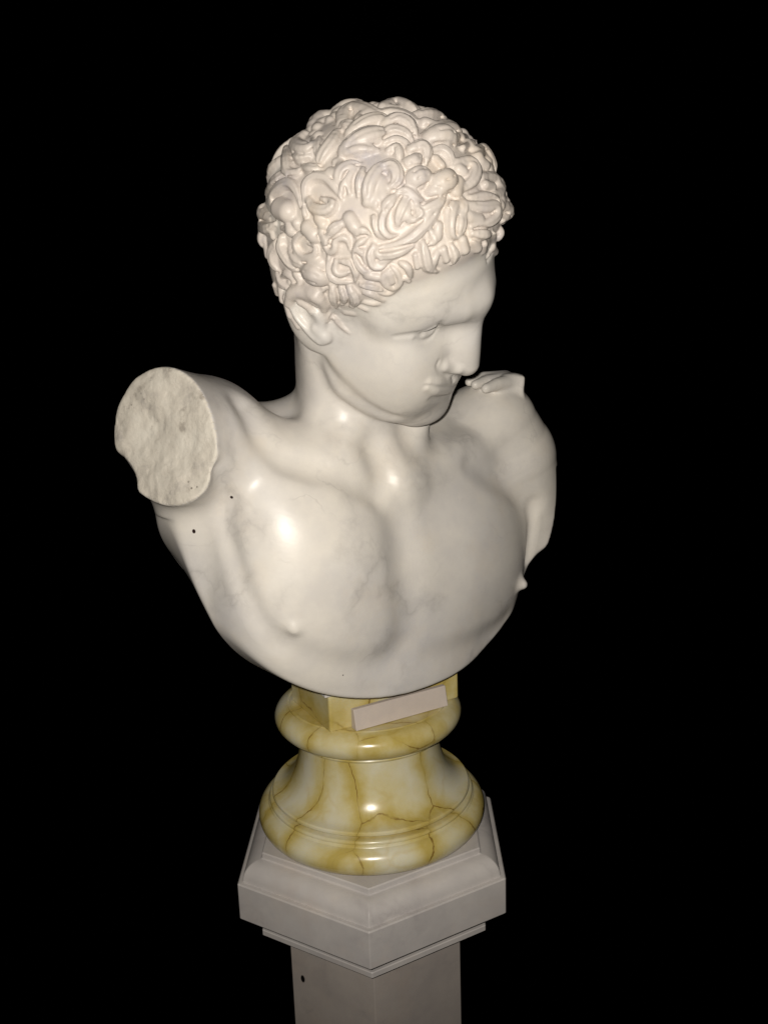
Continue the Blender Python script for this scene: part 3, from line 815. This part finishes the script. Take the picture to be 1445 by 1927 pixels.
# ------------------------------------------------------------------ yellow socle under the bust
ZT = .0245
soc = tag_props(empty('turned_socle', (0, 0, ZT)), 'waisted round socle of veined yellow marble between bust and pedestal', 'socle')
prof = [(.0, ZT), (.097, ZT), (.1015, ZT + .0012)]
prof += arc((.0955, .0398), (.0165, .0148), -68, 58, 14)           # lower torus
prof += [(.1020, .0530), (.1012, .0542)] + arc((.0985, .0562), (.0022, .0022), -40, 95, 5) + [(.0945, .0586), (.0600, .0586)]
lathe('lower_torus', prof, YELLOW, soc, (0, 0, ZT))
neck = [(.0600, .0580), (.0930, .0580), (.0942, .0606), (.0968, .0612), (.0976, .0622), (.0974, .0640), (.0962, .0652)]
neck += [(.0945 - .0265 * math.sin(math.radians(t)), .0656 + .0515 * (1 - math.cos(math.radians(t)))) for t in np.linspace(4, 90, 18)]
neck += [(.0678, .1190), (.0686, .1212), (.050, .1212)]
lathe('waist', neck, YELLOW, soc, (0, 0, ZT))
up = [(.050, .1205), (.0725, .1205), (.0745, .1213), (.0750, .1228), (.0742, .1245), (.0728, .1252), (.0745, .1266)] + arc((.0745, .1400), (.0162, .0136), -68, 76, 14)
up += [(.0776, .1524), (.0768, .1518), (.0758, .1522), (.0750, .1528), (.0, .1528)]
lathe('upper_torus', up, YELLOW, soc, (0, 0, ZT))
lathe('core', [(.0, .1520), (.0420, .1520), (.0420, .1960), (.0, .1960)], YELLOW, soc, (0, 0, ZT), n=64)
E1 = np.array([math.cos(math.radians(29)), math.sin(math.radians(29)), 0]); E2 = np.array([-E1[1], E1[0], 0]); EZ = np.array([0, 0, 1.0])
CORNER = np.array([-.0325, -.0755, 0])
def obox(name, o, a, b, c, mat, parent, org, bevel=.0012, shear=None):
    """box from corner o along edge vectors a, b, c"""
    P = [o, o + a, o + a + b, o + b, o + c, o + a + c, o + a + b + c, o + b + c]
    if shear is not None:
        for i in (4, 5): P[i] = P[i] + shear
    F = [(0, 3, 2, 1), (4, 5, 6, 7), (0, 1, 5, 4), (1, 2, 6, 5), (2, 3, 7, 6), (3, 0, 4, 7)]
    return poly_mesh(name, P, F, mat, parent, org, bevel=bevel)
obox('front_block', CORNER + EZ * .1520, E1 * .138, E2 * .085, EZ * .0350, YELLOW, soc, (0, 0, ZT), bevel=.0022)
sl = obox('support_slab', CORNER + E1 * -.004 + E2 * -.0012 + EZ * .1872, E1 * .10, E2 * .08, EZ * .012, WHITE, bust, ORG, bevel=.0008)
sl['label'] = 'thin white slab under the chest'

# ------------------------------------------------------------------ name plaque leaning against the block
pb = CORNER + E1 * .0205 - E2 * .0112 + EZ * .1532
pl = obox('plaque', pb, E1 * .098, E2 * .009, EZ * .0190, PLAQ, None, pb, bevel=.0006, shear=E2 * .0042)
pl.location = pb
tag_props(pl, 'small blank oblong pale stone plaque fixed to the yellow block', 'plaque')

# ------------------------------------------------------------------ hexagonal pedestal
ped = tag_props(empty('hexagonal_pedestal', (0, 0, -.95)), 'hexagonal pale grey marble pedestal with moulded top', 'pedestal')
PO = (0, 0, -.95)
cap = [(.004, .0240), (.1178, .0240), (.1190, .0230), (.1190, .0186), (.1205, .0178)]
cap += arc((.1205, .0012), (.0190, .0166), 88, 4, 9)
cap += [(.1400, .0002), (.1438, .0000), (.1450, -.0012), (.1450, -.0364), (.1440, -.0376), (.1330, -.0390), (.0900, -.0390)]
hexlathe('moulded_slab', cap[::-1], GREY, ped, PO)
hexlathe('neck_recess', [(.0800, -.0570), (.1130, -.0570), (.1145, -.0500), (.1200, -.0430), (.1310, -.0400), (.0900, -.0400)], GREY, ped, PO)
hexlathe('collar', [(.0800, -.0635), (.1228, -.0635), (.1238, -.0628), (.1238, -.0582), (.1230, -.0574), (.0900, -.0574)], GREY, ped, PO)
hexlathe('shaft', [(.0200, -.95), (.0960, -.95), (.0960, -.0640), (.0200, -.0640)], SHAFTM, ped, PO, rc=.0016)

# ------------------------------------------------------------------ small dark pits in the stone
def add_spots(mat, pts, col):
    nt = mat.node_tree; bs = nt.nodes['Principled BSDF']; src = bs.inputs['Base Color'].links[0].from_socket
    co = nt.nodes.new('ShaderNodeTexCoord').outputs['Object']
    for p, r in pts:
        d = nt.nodes.new('ShaderNodeVectorMath'); d.operation = 'SUBTRACT'; nt.links.new(co, d.inputs[0]); d.inputs[1].default_value = tuple(p)
        e = nt.nodes.new('ShaderNodeVectorMath'); e.operation = 'DIVIDE'; nt.links.new(d.outputs[0], e.inputs[0]); e.inputs[1].default_value = tuple(r)
        l = nt.nodes.new('ShaderNodeVectorMath'); l.operation = 'LENGTH'; nt.links.new(e.outputs[0], l.inputs[0])
        m1 = nt.nodes.new('ShaderNodeMapRange'); nt.links.new(l.outputs['Value'], m1.inputs['Value'])
        m1.inputs['From Min'].default_value = 1.15; m1.inputs['From Max'].default_value = .85
        mx = nt.nodes.new('ShaderNodeMix'); mx.data_type = 'RGBA'
        nt.links.new(m1.outputs[0], mx.inputs[0]); nt.links.new(src, mx.inputs[6]); mx.inputs[7].default_value = (*col, 1); src = mx.outputs[2]
    nt.links.new(src, bs.inputs['Base Color'])
ang = math.radians(-120) + HEXYAW; fn_ = np.array([math.cos(ang), math.sin(ang), 0]); d = ray(570, 1842)
pp = CAM + d * ((.096 * math.cos(math.radians(30)) - CAM @ fn_) / (d @ fn_))
add_spots(SHAFTM, [(pp - np.array(PO), (.0024, .0024, .0040))], (.004, .003, .003))
SP, _ = trace([(436, 936), (365, 1000), (646, 1271)])
add_spots(WHITE, [(SP[0] - ORG, (.0013, .0013, .0012)), (SP[1] - ORG, (.0015, .0015, .0018)), (SP[2] - ORG, (.0007, .0007, .0007))], (.02, .008, .008))
